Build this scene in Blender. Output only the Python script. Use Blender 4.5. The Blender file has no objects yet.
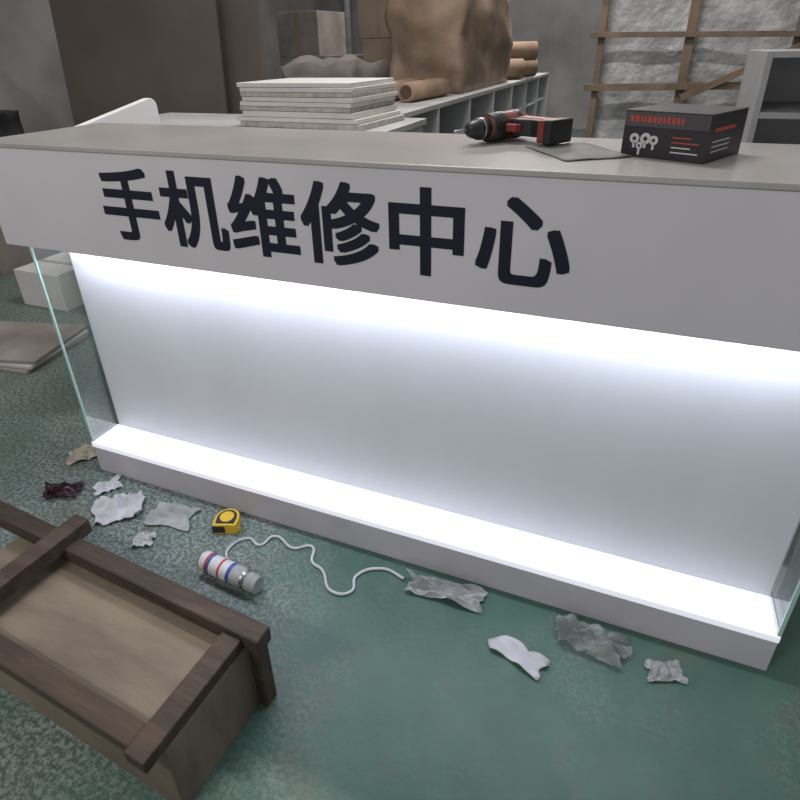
import bpy, bmesh, math, random
from mathutils import Vector, Matrix, noise
random.seed(4)
scene = bpy.context.scene
scene.view_settings.view_transform = 'Standard'
scene.view_settings.look = 'None'

# ------------------------------------------------------------------ materials
def nmat(name):
    m = bpy.data.materials.new(name); m.use_nodes = True
    nt = m.node_tree
    return m, nt, nt.nodes, nt.links, nt.nodes['Principled BSDF']

def mat(name, col, rough=0.5, metal=0.0, var=0.12, scale=8.0, bump=0.0, bscale=40.0, stretch=(1,1,1), coat=0.0, col2=None, alpha=1.0, spec=0.5, em=0.0):
    m, nt, N, L, b = nmat(name)
    tc = N.new('ShaderNodeTexCoord'); mp = N.new('ShaderNodeMapping')
    mp.inputs['Scale'].default_value = stretch
    L.new(tc.outputs['Object'], mp.inputs['Vector'])
    nz = N.new('ShaderNodeTexNoise'); nz.inputs['Scale'].default_value = scale; nz.inputs['Detail'].default_value = 6
    L.new(mp.outputs[0], nz.inputs['Vector'])
    rp = N.new('ShaderNodeValToRGB')
    c2 = col2 if col2 else tuple(max(0, c*(1-var*2)) for c in col)
    rp.color_ramp.elements[0].position = 0.35; rp.color_ramp.elements[1].position = 0.65
    rp.color_ramp.elements[0].color = (*c2, 1); rp.color_ramp.elements[1].color = (*col, 1)
    L.new(nz.outputs['Fac'], rp.inputs['Fac']); L.new(rp.outputs['Color'], b.inputs['Base Color'])
    b.inputs['Roughness'].default_value = rough; b.inputs['Metallic'].default_value = metal
    b.inputs['Coat Weight'].default_value = coat
    b.inputs['Specular IOR Level'].default_value = spec
    b.inputs['Alpha'].default_value = alpha
    if em > 0:
        b.inputs['Emission Color'].default_value = (0.86, 0.87, 1.0, 1); b.inputs['Emission Strength'].default_value = em
    if bump > 0:
        n2 = N.new('ShaderNodeTexNoise'); n2.inputs['Scale'].default_value = bscale; n2.inputs['Detail'].default_value = 4
        L.new(mp.outputs[0], n2.inputs['Vector'])
        bp = N.new('ShaderNodeBump'); bp.inputs['Strength'].default_value = bump; bp.inputs['Distance'].default_value = 0.02
        L.new(n2.outputs['Fac'], bp.inputs['Height']); L.new(bp.outputs[0], b.inputs['Normal'])
    return m

def emis(name, col, s):
    m, nt, N, L, b = nmat(name)
    b.inputs['Base Color'].default_value = (*col, 1)
    b.inputs['Emission Color'].default_value = (*col, 1); b.inputs['Emission Strength'].default_value = s
    return m

def glassmat(name, tint, refl=0.5):
    m, nt, N, L, b = nmat(name)
    out = N['Material Output']
    tr = N.new('ShaderNodeBsdfTransparent'); tr.inputs[0].default_value = (*tint, 1)
    gl = N.new('ShaderNodeBsdfGlossy'); gl.inputs['Roughness'].default_value = 0.02
    fr = N.new('ShaderNodeFresnel'); fr.inputs[0].default_value = 1.45
    mu = N.new('ShaderNodeMath'); mu.operation = 'MULTIPLY'; mu.inputs[1].default_value = refl
    mx = N.new('ShaderNodeMixShader')
    L.new(fr.outputs[0], mu.inputs[0]); L.new(mu.outputs[0], mx.inputs[0])
    L.new(tr.outputs[0], mx.inputs[1]); L.new(gl.outputs[0], mx.inputs[2]); L.new(mx.outputs[0], out.inputs['Surface'])
    N.remove(b)
    return m

M_white = mat('white_lacquer', (0.63, 0.60, 0.63), 0.35, var=0.05, scale=2.2, coat=0.15)
M_top = mat('counter_top_laminate', (0.44, 0.42, 0.40), 0.22, var=0.08, scale=3)
M_base = mat('base_board_white', (0.54, 0.52, 0.57), 0.45, var=0.06, scale=5)
M_back = mat('back_panel_satin', (0.60, 0.63, 0.66), 0.5, var=0.03, scale=1.5, stretch=(2, 1, 0.5))
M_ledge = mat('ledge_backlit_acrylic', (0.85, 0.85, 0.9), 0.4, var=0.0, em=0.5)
M_led = emis('led_strip', (0.86, 0.88, 1.0), 10)
M_glass = glassmat('clear_glass', (0.95, 0.98, 0.97), 0.6)
M_gedge = mat('glass_green_edge', (0.42, 0.62, 0.56), 0.15, var=0.05)
M_ink = mat('vinyl_lettering_navy_black', (0.012, 0.013, 0.026), 0.4, var=0.0, spec=0.3)
M_wooddk = mat('wood_dark', (0.07, 0.046, 0.03), 0.7, var=0.25, scale=5, stretch=(1, 6, 6), bump=0.25, bscale=14)
M_woodbat = mat('wood_batten', (0.27, 0.19, 0.13), 0.7, var=0.2, scale=6, bump=0.2)
M_ply = mat('plywood_tan', (0.20, 0.16, 0.115), 0.7, var=0.2, scale=4, stretch=(1, 4, 1), bump=0.1)
M_card = mat('cardboard', (0.30, 0.23, 0.17), 0.8, var=0.15, scale=3, bump=0.15, bscale=8)
M_cardgrey = mat('cardboard_grey', (0.30, 0.265, 0.235), 0.85, var=0.2, scale=4, bump=0.2, bscale=7)
M_kraft = mat('kraft_wrap', (0.34, 0.24, 0.17), 0.45, var=0.25, scale=3, bump=0.6, bscale=5)
M_tube = mat('paper_tube', (0.38, 0.25, 0.17), 0.7, var=0.12, scale=5)
M_tubeshade = mat('paper_tube_hollow_shade', (0.09, 0.055, 0.04), 0.8, var=0.1)  # darkened tube colour, paints the shade of the hollow
M_bench = mat('bench_grey_white', (0.55, 0.55, 0.55), 0.5, var=0.08, scale=3)
M_bencht = mat('bench_top', (0.50, 0.49, 0.48), 0.5, var=0.12, scale=4)
M_stack = mat('board_white', (0.72, 0.69, 0.65), 0.5, var=0.05, scale=6)
M_wing = mat('wing_white', (0.88, 0.88, 0.87), 0.4, var=0.02, scale=6)
M_stackedge = mat('board_edge', (0.55, 0.51, 0.46), 0.6, var=0.15, scale=30)
M_foil = mat('wrap_film', (0.66, 0.65, 0.65), 0.3, metal=0.1, var=0.2, scale=7, bump=0.8, bscale=18)
M_brownboard = mat('brown_board', (0.15, 0.122, 0.102), 0.5, var=0.12, scale=1.5)
M_metal = mat('cabinet_metal', (0.42, 0.42, 0.42), 0.4, metal=0.1, var=0.06)
M_wall = mat('wall_plaster', (0.34, 0.33, 0.32), 0.8, var=0.2, scale=1.2, bump=0.05)
M_black = mat('black_plastic', (0.018, 0.018, 0.02), 0.4, var=0.1)
M_boxblk = mat('carton_black', (0.022, 0.02, 0.024), 0.45, var=0.1)
M_boxtop = mat('carton_top', (0.075, 0.07, 0.075), 0.4, var=0.15)
M_red = mat('red_plastic', (0.24, 0.04, 0.03), 0.4, var=0.1)
M_printw = mat('print_white', (0.55, 0.55, 0.55), 0.5, var=0.05)
M_printr = mat('print_red', (0.42, 0.06, 0.04), 0.5, var=0.05)
M_steel = mat('steel', (0.45, 0.45, 0.46), 0.3, metal=0.9, var=0.05)
M_greysheet = mat('grey_sheet', (0.15, 0.155, 0.145), 0.6, var=0.12, scale=20)
M_yellow = mat('yellow_plastic', (0.70, 0.47, 0.03), 0.35, var=0.04)
M_paper = mat('paper_white', (0.52, 0.53, 0.55), 0.7, var=0.1, scale=12)
M_paperg = mat('paper_grey', (0.36, 0.38, 0.38), 0.7, var=0.15, scale=12)
M_beige = mat('paper_beige', (0.42, 0.38, 0.30), 0.7, var=0.1, scale=12)
M_maroon = mat('dark_film', (0.05, 0.018, 0.028), 0.3, var=0.3, scale=20)
M_film = mat('clear_film', (0.38, 0.41, 0.39), 0.3, var=0.2, scale=16, alpha=0.4)
M_blue = mat('label_blue', (0.03, 0.08, 0.30), 0.35, var=0.05)
M_labelw = mat('label_white', (0.6, 0.6, 0.62), 0.35, var=0.05)
M_dark = mat('dark_fabric', (0.04, 0.042, 0.046), 0.9, var=0.3, scale=12, bump=0.4, bscale=10)
M_pipe = mat('pipe_grey', (0.40, 0.40, 0.40), 0.5)

# floor: worn green paint over speckled concrete
def floor_mat():
    m, nt, N, L, b = nmat('green_painted_concrete')
    tc = N.new('ShaderNodeTexCoord')
    def ns(scale, det=5, rough=0.6):
        n = N.new('ShaderNodeTexNoise'); n.inputs['Scale'].default_value = scale; n.inputs['Detail'].default_value = det
        n.inputs['Roughness'].default_value = rough
        L.new(tc.outputs['Object'], n.inputs['Vector']); return n
    def ramp(src, p0, c0, p1, c1):
        r = N.new('ShaderNodeValToRGB'); e = r.color_ramp.elements
        e[0].position = p0; e[0].color = (*c0, 1); e[1].position = p1; e[1].color = (*c1, 1)
        L.new(src, r.inputs['Fac']); return r
    def mix(f, a, c):
        x = N.new('ShaderNodeMix'); x.data_type = 'RGBA'
        L.new(f, x.inputs[0]); L.new(a, x.inputs[6]); L.new(c, x.inputs[7]); return x.outputs[2]
    green = ramp(ns(3).outputs['Fac'], 0.3, (0.034, 0.088, 0.066), 0.7, (0.065, 0.142, 0.105))
    speck = ramp(ns(85, 3, 0.8).outputs['Fac'], 0.44, (0.06, 0.088, 0.08), 0.58, (0.31, 0.34, 0.32))
    sep = N.new('ShaderNodeSeparateXYZ'); L.new(tc.outputs['Object'], sep.inputs[0])
    mr = N.new('ShaderNodeMapRange'); mr.inputs['From Min'].default_value = -0.3; mr.inputs['From Max'].default_value = -1.1
    L.new(sep.outputs['X'], mr.inputs['Value'])
    wn = ns(2.6)
    ad = N.new('ShaderNodeMath'); ad.operation = 'MULTIPLY_ADD'; L.new(wn.outputs['Fac'], ad.inputs[0]); ad.inputs[1].default_value = 2.2; ad.inputs[2].default_value = -1.2
    a2 = N.new('ShaderNodeMath'); a2.operation = 'ADD'; a2.use_clamp = True
    L.new(ad.outputs[0], a2.inputs[0]); L.new(mr.outputs[0], a2.inputs[1])
    m2 = N.new('ShaderNodeMath'); m2.operation = 'MULTIPLY'; m2.inputs[1].default_value = 0.8; L.new(a2.outputs[0], m2.inputs[0])
    c = mix(m2.outputs[0], green.outputs[0], speck.outputs[0])
    dirt = ramp(ns(5.5, 8, 0.7).outputs['Fac'], 0.52, (0, 0, 0), 0.72, (0.6, 0.6, 0.6))
    dc = N.new('ShaderNodeRGB'); dc.outputs[0].default_value = (0.10, 0.088, 0.07, 1)
    c = mix(dirt.outputs[0], c, dc.outputs[0])
    L.new(c, b.inputs['Base Color'])
    rr = N.new('ShaderNodeMapRange'); rr.inputs['To Min'].default_value = 0.3; rr.inputs['To Max'].default_value = 0.6
    L.new(wn.outputs['Fac'], rr.inputs['Value']); L.new(rr.outputs[0], b.inputs['Roughness'])
    bp = N.new('ShaderNodeBump'); bp.inputs['Strength'].default_value = 0.12; bp.inputs['Distance'].default_value = 0.01
    L.new(ns(60).outputs['Fac'], bp.inputs['Height']); L.new(bp.outputs[0], b.inputs['Normal'])
    return m
M_floor = floor_mat()

# ------------------------------------------------------------------ mesh builder
class MB:
    def __init__(s): s.bm = bmesh.new(); s.mats = []
    def mi(s, m):
        if m not in s.mats: s.mats.append(m)
        return s.mats.index(m)
    def box(s, lo, hi, m, M=None):
        i = s.mi(m)
        vs = [s.bm.verts.new(Vector((x, y, z))) for z in (lo[2], hi[2]) for y in (lo[1], hi[1]) for x in (lo[0], hi[0])]
        if M:
            for v in vs: v.co = M @ v.co
        for f in ((0,2,3,1),(4,5,7,6),(0,1,5,4),(2,6,7,3),(0,4,6,2),(1,3,7,5)):
            fc = s.bm.faces.new([vs[k] for k in f]); fc.material_index = i
        return vs
    def rings(s, p0, p1, prof, m, seg=24, M=None, cap=True, smooth=True):
        p0 = Vector(p0); p1 = Vector(p1); d = (p1-p0); q = d.to_track_quat('Z', 'Y')
        prev = None
        for k, pr in enumerate(prof):
            c = p0 + d*pr[0]; mm = pr[2] if len(pr) > 2 else m
            ring = []
            for a in range(seg):
                an = 2*math.pi*a/seg
                co = c + q @ Vector((math.cos(an)*pr[1], math.sin(an)*pr[1], 0))
                ring.append(s.bm.verts.new(M @ co if M else co))
            if prev:
                for a in range(seg):
                    f = s.bm.faces.new([prev[a], prev[(a+1)%seg], ring[(a+1)%seg], ring[a]])
                    f.material_index = s.mi(mm); f.smooth = smooth
            elif cap:
                f = s.bm.faces.new(list(reversed(ring))); f.material_index = s.mi(mm)
            prev = ring
        if cap:
            f = s.bm.faces.new(prev); f.material_index = s.mi(prof[-1][2] if len(prof[-1]) > 2 else m)
    def cyl(s, p0, p1, r, m, seg=24, M=None, r1=None):
        s.rings(p0, p1, [(0, r), (1, r if r1 is None else r1)], m, seg, M)
    def prism(s, pts, axis, a, b, m, M=None):
        def mk(p, t):
            co = {'X': (t, p[0], p[1]), 'Y': (p[0], t, p[1]), 'Z': (p[0], p[1], t)}[axis]
            co = Vector(co); return s.bm.verts.new(M @ co if M else co)
        A = [mk(p, a) for p in pts]; B = [mk(p, b) for p in pts]; i = s.mi(m); n = len(pts)
        s.bm.faces.new(A).material_index = i; s.bm.faces.new(list(reversed(B))).material_index = i
        for k in range(n):
            s.bm.faces.new([A[k], B[k], B[(k+1)%n], A[(k+1)%n]]).material_index = i
    def done(s, name, bevel=0.0, loc=(0,0,0), parent=None):
        bmesh.ops.recalc_face_normals(s.bm, faces=s.bm.faces)
        off = Vector(loc)
        for v in s.bm.verts: v.co -= off
        me = bpy.data.meshes.new(name); s.bm.to_mesh(me); s.bm.free()
        for m in s.mats: me.materials.append(m)
        o = bpy.data.objects.new(name, me); scene.collection.objects.link(o); o.location = off
        if bevel > 0:
            bv = o.modifiers.new('bevel', 'BEVEL'); bv.width = bevel; bv.segments = 2; bv.limit_method = 'ANGLE'; bv.angle_limit = 0.7
        if parent:
            o.parent = parent
            o.location = off - parent.location
        return o

def T(x, y, z, rz=0, rx=0, ry=0):
    return Matrix.Translation((x, y, z)) @ Matrix.Rotation(rz, 4, 'Z') @ Matrix.Rotation(ry, 4, 'Y') @ Matrix.Rotation(rx, 4, 'X')

# ------------------------------------------------------------------ room shell
b = MB(); b.box((-6, -4, -0.05), (5, 10, 0.0), M_floor); b.done('floor')
b = MB(); b.box((-6, 10, 0), (5, 10.15, 4), M_wall); b.done('wall_back')
b = MB(); b.box((-6.15, -4, 0), (-6, 10.15, 4), M_wall); b.done('wall_left')
b = MB(); b.box((5, -4, 0), (5.15, 10.15, 4), M_wall); b.done('wall_right')

# ------------------------------------------------------------------ the counter
XL, XR = -1.624, 0.465
ZL, ZF, ZT = 0.125, 0.83, 1.124
b = MB()
b.box((XL, 0.0, 0.0), (XR, 0.40, 0.105), M_base)                    # plinth
b.box((XL, -0.004, 0.105), (XR, 0.112, ZL), M_ledge)                 # lit ledge
b.box((XL+0.010, 0.112, ZL-0.02), (XR-0.004, 0.130, ZF+0.01), M_back)     # back panel
b.box((-1.72, 0.0, ZF), (XR+0.03, 0.018, ZT-0.012), M_white)         # fascia face
b.box((-1.72, 0.018, ZF), (-1.702, 0.43, ZT-0.012), M_white)
b.box((XR+0.012, 0.018, ZF), (XR+0.03, 0.43, ZT-0.012), M_white)
b.box((-1.702, 0.018, ZF), (XR+0.012, 0.13, ZF+0.016), M_white)      # soffit
b.box((-1.722, -0.003, ZT-0.012), (XR+0.033, 0.45, ZT), M_top)       # top
b.box((XL+0.01, 0.38, 0.105), (XL+0.028, 0.40, ZF+0.1), M_base)
b.box((XR-0.028, 0.13, 0.105), (XR-0.01, 0.40, ZF+0.1), M_base)
b.box((XL+0.028, 0.13, 0.74), (XR-0.028, 0.85, 0.765), M_base)       # staff worktop behind
b.box((XL+0.028, 0.80, 0.0), (XL+0.05, 0.85, 0.74), M_base)
b.box((XR-0.05, 0.80, 0.0), (XR-0.028, 0.85, 0.74), M_base)
counter = b.done('reception_counter', 0.0018)
# glass showcase panes
b = MB()
b.box((XL, 0.004, ZL), (XL+0.008, 0.40, ZF), M_glass)
b.box((XR-0.008, 0.004, ZL), (XR, 0.112, ZF), M_glass)
b.box((XL, -0.001, ZL), (XL+0.008, 0.004, ZF), M_gedge)
b.box((XR-0.008, -0.001, ZL), (XR, 0.004, ZF), M_gedge)
b.box((XL, 0.40, ZL), (XL+0.008, 0.404, ZF), M_gedge)
b.done('glass_side_panes', parent=counter)
b = MB(); b.box((XL+0.03, 0.060, ZF-0.007), (XR-0.012, 0.074, ZF), M_led); b.done('led_strip', parent=counter)
def area(name, loc, rot, sx, sy, power, col, parent=None):
    l = bpy.data.lights.new(name, 'AREA'); l.shape = 'RECTANGLE'; l.size = sx; l.size_y = sy; l.energy = power; l.color = col
    o = bpy.data.objects.new(name, l); o.location = loc; o.rotation_euler = rot; scene.collection.objects.link(o)
    if parent: o.parent = parent
    return o
area('led_light', ((XL+XR)/2, 0.064, ZF-0.012), (0, 0, 0), XR-XL-0.06, 0.014, 5.8, (0.84, 0.855, 1.0), counter)
# lettering: vinyl characters, emboldened by small offset copies joined in one object
cu = bpy.data.curves.new('lettering', 'FONT'); cu.body = '\u624b\u673a\u7ef4\u4fee\u4e2d\u5fc3'; cu.size = 1; cu.space_character = 1.06
to = bpy.data.objects.new('tmp_text', cu); scene.collection.objects.link(to)
bpy.context.view_layer.update()
dg = bpy.context.evaluated_depsgraph_get()
me = bpy.data.meshes.new_from_object(to.evaluated_get(dg)); bpy.data.objects.remove(to)
xs = [v.co.x for v in me.vertices]; ys = [v.co.y for v in me.vertices]
x0, x1, y0, y1 = min(xs), max(xs), min(ys), max(ys)
vv = []; ff = []
e = 0.0046
for k, (sx, sz) in enumerate(((-1,-1),(0,-1),(1,-1),(1,0),(1,1),(0,1),(-1,1),(-1,0),(0,0))):
    base = len(vv)
    for v in me.vertices:
        vv.append((-1.280 + (v.co.x-x0)/(x1-x0)*1.185 + sx*e, -0.0012-0.00003*k, 0.894 + (v.co.y-y0)/(y1-y0)*0.182 + sz*e*0.85))
    for p in me.polygons: ff.append([base+i for i in p.vertices])
m2 = bpy.data.meshes.new('lettering'); m2.from_pydata(vv, [], ff); m2.materials.append(M_ink)
lt = bpy.data.objects.new('lettering', m2); scene.collection.objects.link(lt); lt.parent = counter

# white side wing panel with rounded top corner
b = MB()
pts = [(0.37, 0.0), (0.37, 1.085)]
cx, cz, r = 0.86, 1.135, 0.035
for k in range(7):
    a = math.radians(100 - k*100/6); pts.append((cx + r*math.cos(a), cz + r*math.sin(a)))
pts.append((0.895, 0.0))
Mw = Matrix.Translation((-1.87, 0.37, 0)) @ Matrix.Rotation(math.radians(3), 4, 'Z') @ Matrix.Translation((1.845, -0.37, 0))
b.prism(pts, 'X', -1.86, -1.83, M_wing, Mw); b.done('side_wing_panel', 0.002)

# ------------------------------------------------------------------ on the counter
b = MB(); Mx = T(0.078, 0.25, ZT+0.0005, math.radians(-26))
w, d, h = 0.168, 0.17, 0.088
b.box((-w/2, -d/2, 0), (w/2, d/2, h-0.002), M_boxblk, Mx)
b.box((-w/2-0.001, -d/2-0.001, h-0.002), (w/2+0.001, d/2+0.001, h), M_boxtop, Mx)
b.box((-w/2+0.001, -d/2-0.0012, h-0.030), (w/2-0.001, -d/2, h-0.003), M_boxtop, Mx)
random.seed(2)
x = -w/2+0.012
while x < w/2-0.05:
    ww = random.uniform(0.004, 0.008)
    b.box((x, -d/2-0.002, h-0.022), (x+ww, -d/2-0.001, h-0.010), M_printr, Mx); x += ww+0.003
for (ix, iz, rr) in ((-0.058, 0.035, 0.010), (-0.035, 0.036, 0.011), (-0.018, 0.034, 0.009), (-0.046, 0.022, 0.007)):
    b.cyl((ix, -d/2-0.002, iz), (ix, -d/2, iz), rr, M_printw, 14, Mx)
    b.cyl((ix, -d/2-0.0025, iz), (ix, -d/2-0.0005, iz), rr*0.4, M_boxblk, 10, Mx)
    b.box((ix-0.0025, -d/2-0.002, iz-0.018), (ix+0.0025, -d/2-0.0005, iz-0.006), M_printw, Mx)
for k in range(4):
    b.box((0.018, -d/2-0.002, 0.014+k*0.009), (0.055 if k % 2 else 0.070, -d/2-0.0005, 0.0165+k*0.009), M_printw if k < 2 else M_printr, Mx)
b.box((w/2, -d/2+0.02, 0.055), (w/2+0.0012, d/2-0.05, 0.062), M_printr, Mx)
for k in range(3):
    b.box((w/2, -d/2+0.02, 0.018+k*0.009), (w/2+0.0012, d/2-0.07, 0.0205+k*0.009), M_printw, Mx)
b.done('power_tool_carton', 0.001)

# cordless drill lying on its side
b = MB(); Mx = T(-0.325, 0.335, ZT+0.0305, math.radians(240)) @ Matrix.Scale(1.12, 4)
Mx = Matrix.Translation((0, 0, 0.004)) @ Mx
b.rings((-0.085, 0, 0), (0.035, 0, 0), [(0, 0.016), (0.04, 0.024), (0.25, 0.029), (0.3, 0.0295), (0.62, 0.0295), (0.9, 0.028), (1, 0.025)], M_red, 24, Mx)
b.rings((-0.06, 0, 0), (-0.04, 0, 0), [(0, 0.030), (1, 0.030)], M_black, 24, Mx)
b.rings((-0.01, 0, 0), (0.034, 0, 0), [(0, 0.0302), (0.9, 0.0295), (1, 0.026)], M_black, 24, Mx)
b.rings((0.032, 0, 0), (0.088, 0, 0), [(0, 0.019), (0.1, 0.022), (0.55, 0.022), (0.6, 0.019), (0.85, 0.016), (1, 0.010)], M_black, 20, Mx)
b.rings((0.05, 0, 0), (0.056, 0, 0), [(0, 0.0228), (1, 0.0228)], M_steel, 20, Mx)
b.cyl((0.088, 0, 0), (0.125, 0, 0), 0.0035, M_steel, 10, Mx)
hp = [(-0.062, -0.01), (-0.010, -0.01), (-0.012, 0.035), (-0.022, 0.075), (-0.018, 0.105), (-0.062, 0.105), (-0.066, 0.07), (-0.066, 0.03)]
b.prism(hp, 'Z', -0.017, 0.017, M_black, Mx)
b.prism([(-0.067, 0.026), (-0.034, 0.026), (-0.036, 0.10), (-0.067, 0.10)], 'Z', -0.019, 0.019, M_red, Mx)
b.prism([(-0.008, 0.022), (0.004, 0.026), (0.0, 0.05), (-0.016, 0.056)], 'Z', -0.008, 0.008, M_red, Mx)
b.box((-0.072, 0.105, -0.024), (-0.004, 0.128, 0.020), M_red, Mx)
b.box((-0.074, 0.122, -0.025), (-0.002, 0.140, 0.021), M_black, Mx)
b.done('cordless_drill', 0.003)

def scrap(name, x, y, z, sx, sy, rz, m, h=0.01, seed=0, n=12, ragged=0.18):
    bm = bmesh.new(); o = Vector((seed*3.7, seed*1.3, 0)); g = []
    for j in range(n+1):
        row = []
        for i in range(n+1):
            u, v = i/n-0.5, j/n-0.5
            edge = max(abs(u), abs(v))*2
            k = 1 + ragged*noise.noise(Vector((u*2.6, v*2.6, seed)) + o)*2*edge
            px, py = u*sx*k, v*sy*k
            hz = abs(noise.noise(Vector((u*3.2, v*3.2, 5.1)) + o))*h*2 + abs(noise.noise(Vector((u*8, v*8, 1.1)) + o))*h*0.5
            row.append(bm.verts.new((px, py, 0.001+hz)))
        g.append(row)
    for j in range(n):
        for i in range(n):
            f = bm.faces.new([g[j][i], g[j][i+1], g[j+1][i+1], g[j+1][i]]); f.smooth = (h < 0.012)
    me = bpy.data.meshes.new(name); bm.to_mesh(me); bm.free(); me.materials.append(m)
    ob = bpy.data.objects.new(name, me); scene.collection.objects.link(ob)
    ob.location = (x, y, z); ob.rotation_euler = (0, 0, rz)
    sm = ob.modifiers.new('thick', 'SOLIDIFY'); sm.thickness = 0.0012
    return ob
scrap('sandpaper_sheet', -0.125, 0.225, ZT+0.001, 0.15, 0.20, math.radians(35), M_greysheet, 0.002, 3, ragged=0.04)

# ------------------------------------------------------------------ floor debris
scrap('paper_scrap', -1.404, -0.134, 0.002, 0.15, 0.13, 0.7, M_paper, 0.022, 1)
scrap('paper_scrap', -1.214, -0.095, 0.002, 0.15, 0.09, 0.15, M_paperg, 0.012, 2)
scrap('paper_scrap', -1.225, -0.21, 0.002, 0.06, 0.05, 0.4, M_paper, 0.015, 5)
scrap('paper_scrap', -1.525, -0.065, 0.002, 0.08, 0.06, 0.9, M_paper, 0.012, 6)
scrap('cardboard_scrap', -1.74, 0.05, 0.002, 0.13, 0.09, 0.9, M_beige, 0.014, 7)
scrap('plastic_film_scrap', -1.645, -0.14, 0.002, 0.11, 0.07, 0.5, M_maroon, 0.03, 8)
scrap('crumpled_cloth', -0.31, -0.065, 0.002, 0.20, 0.055, 0.05, M_paperg, 0.03, 9)
scrap('torn_paper', -0.09, -0.17, 0.002, 0.13, 0.06, -0.3, M_paper, 0.010, 10)
scrap('plastic_bag', 0.07, -0.075, 0.002, 0.17, 0.08, -0.1, M_film, 0.03, 11, n=16)
scrap('paper_scrap', 0.24, -0.09, 0.002, 0.08, 0.05, 0.3, M_paperg, 0.012, 12)

def tube(name, pts, r, m):
    cu = bpy.data.curves.new(name, 'CURVE'); cu.dimensions = '3D'; cu.bevel_depth = r; cu.bevel_resolution = 3; cu.resolution_u = 10
    sp = cu.splines.new('BEZIER'); sp.bezier_points.add(len(pts)-1)
    for p, q in zip(sp.bezier_points, pts):
        p.co = q; p.handle_left_type = p.handle_right_type = 'AUTO'
    cu.materials.append(m)
    o = bpy.data.objects.new(name, cu); scene.collection.objects.link(o); return o
zc = 0.005
tube('power_cable', [(-0.93, -0.19, zc), (-0.96, -0.15, zc), (-0.93, -0.09, zc), (-0.88, -0.10, zc), (-0.86, -0.055, zc), (-0.78, -0.075, zc), (-0.73, -0.05, zc), (-0.70, -0.10, zc), (-0.66, -0.115, zc), (-0.60, -0.17, zc), (-0.55, -0.15, zc), (-0.56, -0.10, zc), (-0.50, -0.05, zc), (-0.43, -0.06, zc)], 0.0042, M_paper)

# tape measure
b = MB(); Mx = T(-1.02, -0.065, 0.001, math.radians(20))
pr = [(-0.036, -0.034), (0.036, -0.034), (0.038, -0.01)]
for k in range(9):
    a = math.radians(10 + k*160/8); pr.append((0.037*math.cos(a), 0.002+0.036*math.sin(a)))
pr.append((-0.038, -0.01))
b.prism(pr, 'Z', 0, 0.036, M_yellow, Mx)
b.prism([(x*0.8, y*0.8) for x, y in pr], 'Z', -0.0, 0.0385, M_black, Mx)
b.cyl((0, 0, 0.038), (0, 0, 0.040), 0.022, M_yellow, 20, Mx)
b.box((-0.039, -0.036, 0.006), (0.0, -0.030, 0.030), M_black, Mx)
b.box((0.030, -0.033, 0.010), (0.052, -0.0315, 0.026), M_yellow, Mx)
b.box((0.051, -0.036, 0.010), (0.053, -0.0285, 0.026), M_steel, Mx)
b.done('tape_measure', 0.003)

# spray can lying down
b = MB(); r = 0.028
p0 = Vector((-0.985, -0.222, r+0.002)); p1 = Vector((-0.785, -0.242, r+0.002))
b.rings(p0, p1, [(0, r*0.8, M_steel), (0.005, r, M_steel), (0.02, r*0.97, M_steel), (0.03, r, M_labelw), (0.12, r, M_labelw), (0.13, r, M_printr), (0.16, r, M_printr), (0.17, r, M_blue), (0.21, r, M_blue), (0.22, r, M_labelw), (0.36, r, M_labelw), (0.37, r, M_printr), (0.40, r, M_printr), (0.41, r, M_labelw), (0.52, r, M_labelw), (0.53, r, M_blue), (0.58, r, M_blue), (0.59, r, M_paperg), (0.76, r, M_paperg), (0.82, r*0.85, M_steel), (0.825, r*0.9, M_steel), (0.985, r*0.86, M_paperg), (1, r*0.78, M_paperg)], M_steel, 32)
can = b.done('spray_can')

# crate (lower left) : plywood lid with dark battens
b = MB(); Mx = T(-0.98, -0.70, 0, math.radians(-4))
b.box((-0.40, -0.00, 0.0), (0.35, 0.26, 0.205), M_ply, Mx)
b.box((-0.56, 0.220, 0.205), (0.39, 0.265, 0.248), M_wooddk, Mx)
b.box((-0.25, -0.06, 0.235), (-0.20, 0.30, 0.278), M_wooddk, Mx)
b.box((0.30, -0.04, 0.205), (0.35, 0.220, 0.238), M_wooddk, Mx)
b.box((-0.56, -0.03, 0.205), (0.30, 0.015, 0.235), M_wooddk, Mx)
b.box((-0.42, 0.24, 0.0), (-0.36, 0.27, 0.205), M_wooddk, Mx)
b.box((0.33, 0.23, 0.0), (0.375, 0.265, 0.205), M_wooddk, Mx)
b.done('wooden_crate', 0.004)

# ------------------------------------------------------------------ back work area
b = MB(); z = 1.02
b.box((-2.6, 1.08, z-0.03), (-1.0, 1.75, z), M_bencht)
b.box((-1.9, 1.75, z-0.03), (-1.2, 7.0, z), M_bencht)
b.box((-2.6, 1.10, 0), (-1.02, 1.12, z-0.03), M_bench)
b.box((-2.6, 1.12, 0), (-2.58, 1.75, z-0.03), M_bench)
b.box((-1.04, 1.12, 0), (-1.02, 1.75, z-0.03), M_bench)
b.box((-1.9, 1.75, 0), (-1.88, 7.0, z-0.03), M_bench)
yy = 1.8
while yy < 7.0:
    b.box((-1.88, yy, 0), (-1.2, yy+0.03, z-0.03), M_bench); yy += 0.74
for zz in (0.08, 0.40, 0.72):
    b.box((-1.88, 1.83, zz), (-1.22, 6.9, zz+0.02), M_bench)
b.done('shelf_workbench', 0.003)

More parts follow.
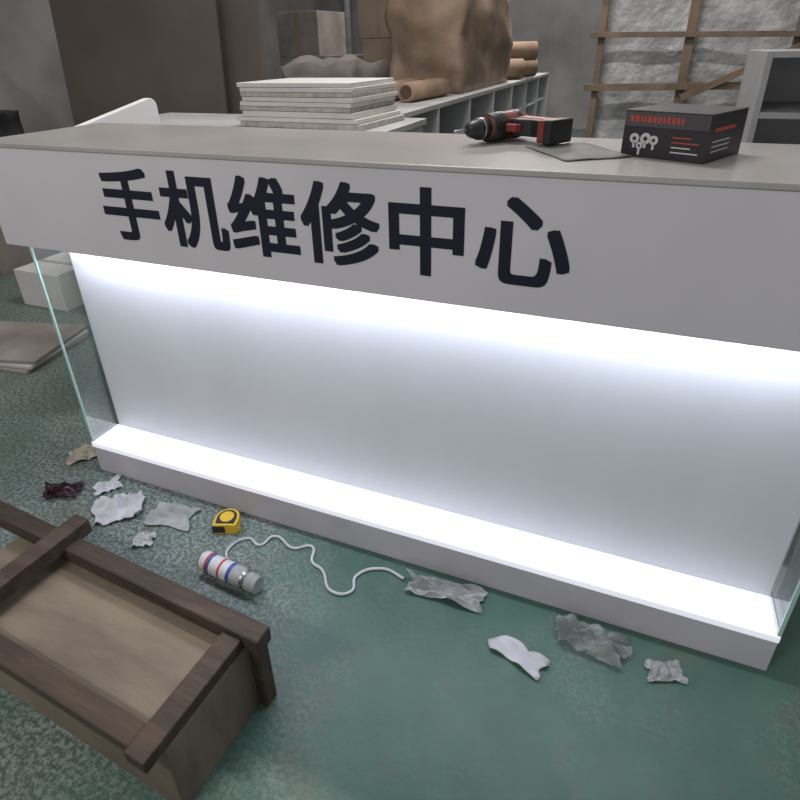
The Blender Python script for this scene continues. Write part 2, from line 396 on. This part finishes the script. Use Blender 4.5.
b = MB(); random.seed(7); zz = z+0.001
for k in range(9):
    hgt = random.choice((0.018, 0.024, 0.026))
    dx = random.uniform(-0.012, 0.012); wd = 0.58 if k > 1 else 0.64
    Mx = T(-1.42+dx, 1.45, zz, math.radians(random.uniform(-1.2, 1.2)-3))
    b.box((-wd/2, -0.22, 0), (wd/2, 0.22, hgt), M_stack if k % 3 else M_stackedge, Mx)
    zz += hgt + 0.0015
b.done('stacked_white_boards', 0.002)

def lump(name, lo, hi, m, amp=0.05, n=14, seed=0, fq=2.5):
    bm = bmesh.new(); bmesh.ops.create_cube(bm, size=1.0)
    bmesh.ops.subdivide_edges(bm, edges=bm.edges, cuts=n, use_grid_fill=True)
    lo = Vector(lo); hi = Vector(hi); c = (lo+hi)/2; s = hi-lo
    for v in bm.verts:
        p = Vector((v.co.x*s.x, v.co.y*s.y, v.co.z*s.z)); q = p*fq + Vector((seed, 0, 0))
        dv = noise.noise_vector(q)*amp + noise.noise_vector(q*2.7)*amp*0.5
        t = v.co.z+0.5
        v.co = p + dv*min(1, t*3)
    for f in bm.faces: f.smooth = True
    me = bpy.data.meshes.new(name); bm.to_mesh(me); bm.free(); me.materials.append(m)
    o = bpy.data.objects.new(name, me); o.location = c; scene.collection.objects.link(o); return o
lump('kraft_wrapped_bundle', (-1.85, 3.3, z), (-1.28, 4.9, 1.75), M_kraft, 0.07, seed=2)
def roll(name, p0, p1, r):
    b = MB(); b.rings(p0, p1, [(0, r*0.7, M_tubeshade), (0, r, M_tube), (1, r, M_tube), (1, r*0.7, M_tube)], M_tube, 28)  # near end closed by a flat disc painted dark as a shaded hollow
    b.done(name)
roll('cardboard_tube', (-1.42, 2.55, z+0.062), (-1.36, 3.15, z+0.062), 0.06)
roll('cardboard_tube', (-1.58, 2.50, z+0.062), (-1.54, 3.15, z+0.062), 0.06)
roll('cardboard_tube', (-1.75, 5.0, 1.12), (-1.25, 5.4, 1.12), 0.095)
roll('cardboard_tube', (-1.8, 5.4, 1.12), (-1.2, 5.85, 1.12), 0.095)
roll('cardboard_tube', (-1.8, 5.3, 1.28), (-1.15, 5.6, 1.28), 0.09)
b = MB(); random.seed(11)
for (x0, y0, wx, dy, hh, mm) in ((-3.0, 4.2, 0.6, 0.5, 1.25, M_cardgrey), (-2.4, 4.0, 0.44, 0.5, 1.45, M_card), (-3.55, 4.5, 0.5, 0.5, 1.6, M_cardgrey)):
    zz = 0
    while zz < hh:
        q = random.uniform(0.3, 0.5); Mx = T(x0+wx/2, y0+dy/2, zz, random.uniform(-0.12, 0.12))
        b.box((-wx/2, -dy/2, 0), (wx/2, dy/2, q), mm, Mx)
        b.box((-0.03, -dy/2-0.002, 0), (0.03, dy/2+0.002, q+0.002), M_card, Mx); zz += q+0.003
b.done('cardboard_box_stack', 0.006)
lump('grey_wrapping_heap', (-2.50, 2.92, 0), (-1.98, 3.6, 1.25), M_cardgrey, 0.07, seed=14, fq=3)
b = MB(); Mx = T(-3.28, 2.62, 0, 0, math.radians(-5))
b.box((-0.70, 0, 0), (0.70, 0.03, 2.3), M_brownboard, Mx)
Mx = T(-3.57, 2.50, 0, 0.05, math.radians(-4))
b.box((-0.75, 0, 0), (0.72, 0.02, 2.0), M_brownboard, Mx)
b.done('leaning_brown_boards', 0.002)
b = MB(); b.box((-4.6, 1.3, 0), (-3.9, 1.9, 0.75), M_cardgrey); b.box((-4.58, 1.32, 0.75), (-3.92, 1.88, 0.755), M_beige)
b.done('cardboard_box', 0.006)
lump('black_duffel_bag', (-4.5, 1.35, 0.757), (-3.98, 1.8, 1.02), M_dark, 0.05, seed=5)
b = MB(); b.box((-3.3, 1.0, 0), (-2.95, 1.35, 0.22), M_stack); b.box((-3.3, 1.16, 0.22), (-2.95, 1.19, 0.222), M_beige); b.done('white_carton', 0.004)
b = MB()
for k in range(3):
    Mx = T(-2.80, 0.56, 0.001+k*0.019, 0.1+0.07*k); b.box((-0.28, -0.20, 0), (0.28, 0.20, 0.017), M_bench if k % 2 else M_cardgrey, Mx)
b.done('stacked_grey_panels', 0.002)
for i, px in enumerate((-5.4, -4.7)):
    b = MB(); b.cyl((px, 9.85, 0), (px, 9.85, 3.9), 0.06, M_pipe); b.done('wall_pipe')

# film wrapped panels with rough timber crating
wr = lump('film_wrapped_crate', (-0.33, 3.3, 0), (1.9, 3.9, 2.1), M_foil, 0.035, n=22, seed=9, fq=3)
b = MB(); random.seed(21)
for xx in (-0.36, 0.16, 0.72, 1.05, 1.6):
    b.box((0, 3.20, 0), (random.uniform(0.035, 0.06), 3.235, 2.2), M_woodbat, T(xx, 0, 0, 0, 0, random.uniform(-0.02, 0.02)))
for zz, tl in ((0.12, 0), (0.62, 0.01), (1.06, -0.015), (1.36, 0.02), (1.75, 0)):
    b.box((-0.40, 3.165, 0), (1.95, 3.20, random.uniform(0.03, 0.05)), M_woodbat, T(0, 0, zz, 0, 0, tl))
b.box((0, 3.13, 0), (1.1, 3.163, 0.04), M_woodbat, T(0.2, 0, 1.0, 0, 0, -0.45))
b.done('timber_crating', 0.002)
b = MB(); x0, x1, y0, y1, h = 0.33, 0.95, 1.2, 1.65, 1.30
b.box((x0, y0, 0), (x0+0.02, y1, h), M_metal); b.box((x1-0.02, y0, 0), (x1, y1, h), M_metal)
b.box((x0+0.02, y1-0.02, 0), (x1-0.02, y1, h), M_metal)
for zz in (0.06, 0.5, 0.92, 1.10, h-0.02):
    b.box((x0+0.02, y0, zz), (x1-0.02, y1-0.02, zz+0.02), M_metal)
b.done('open_grey_cabinet', 0.002)

# ------------------------------------------------------------------ lights
w = bpy.data.worlds.new('world'); scene.world = w; w.use_nodes = True
w.node_tree.nodes['Background'].inputs[0].default_value = (0.98, 0.97, 1.0, 1); w.node_tree.nodes['Background'].inputs[1].default_value = 0.41
area('fill_light', (-1.6, -2.6, 3.2), (0, 0, 0), 1.2, 0.1, 64, (1, 0.97, 0.94))  # unseen fill added in front of the counter to light the fascia
area('fill_light', (-1.2, 6.0, 3.6), (0, 0, 0), 1.2, 0.1, 110, (1, 0.97, 0.94))  # unseen fill added at the rear to brighten the background
area('fill_light', (-0.8, 1.3, 3.6), (0, 0, 0), 1.2, 0.1, 58, (1, 0.97, 0.94))  # another added overhead fill behind the counter, no fixture modelled

# ------------------------------------------------------------------ camera
cam = bpy.data.cameras.new('camera'); co = bpy.data.objects.new('camera', cam); scene.collection.objects.link(co)
fw = Vector((-0.3384, 0.8255, -0.4515)).normalized(); rt = Vector((0.9288, 0.370, -0.0197))
rt = (rt - fw*rt.dot(fw)).normalized(); up = rt.cross(fw).normalized()
co.matrix_world = Matrix(((rt.x, up.x, -fw.x, 0), (rt.y, up.y, -fw.y, -1.1), (rt.z, up.z, -fw.z, 1.33), (0, 0, 0, 1)))
cam.sensor_width = 36; cam.lens = 572/800*36; cam.shift_y = -62/800; cam.clip_start = 0.02
scene.camera = co
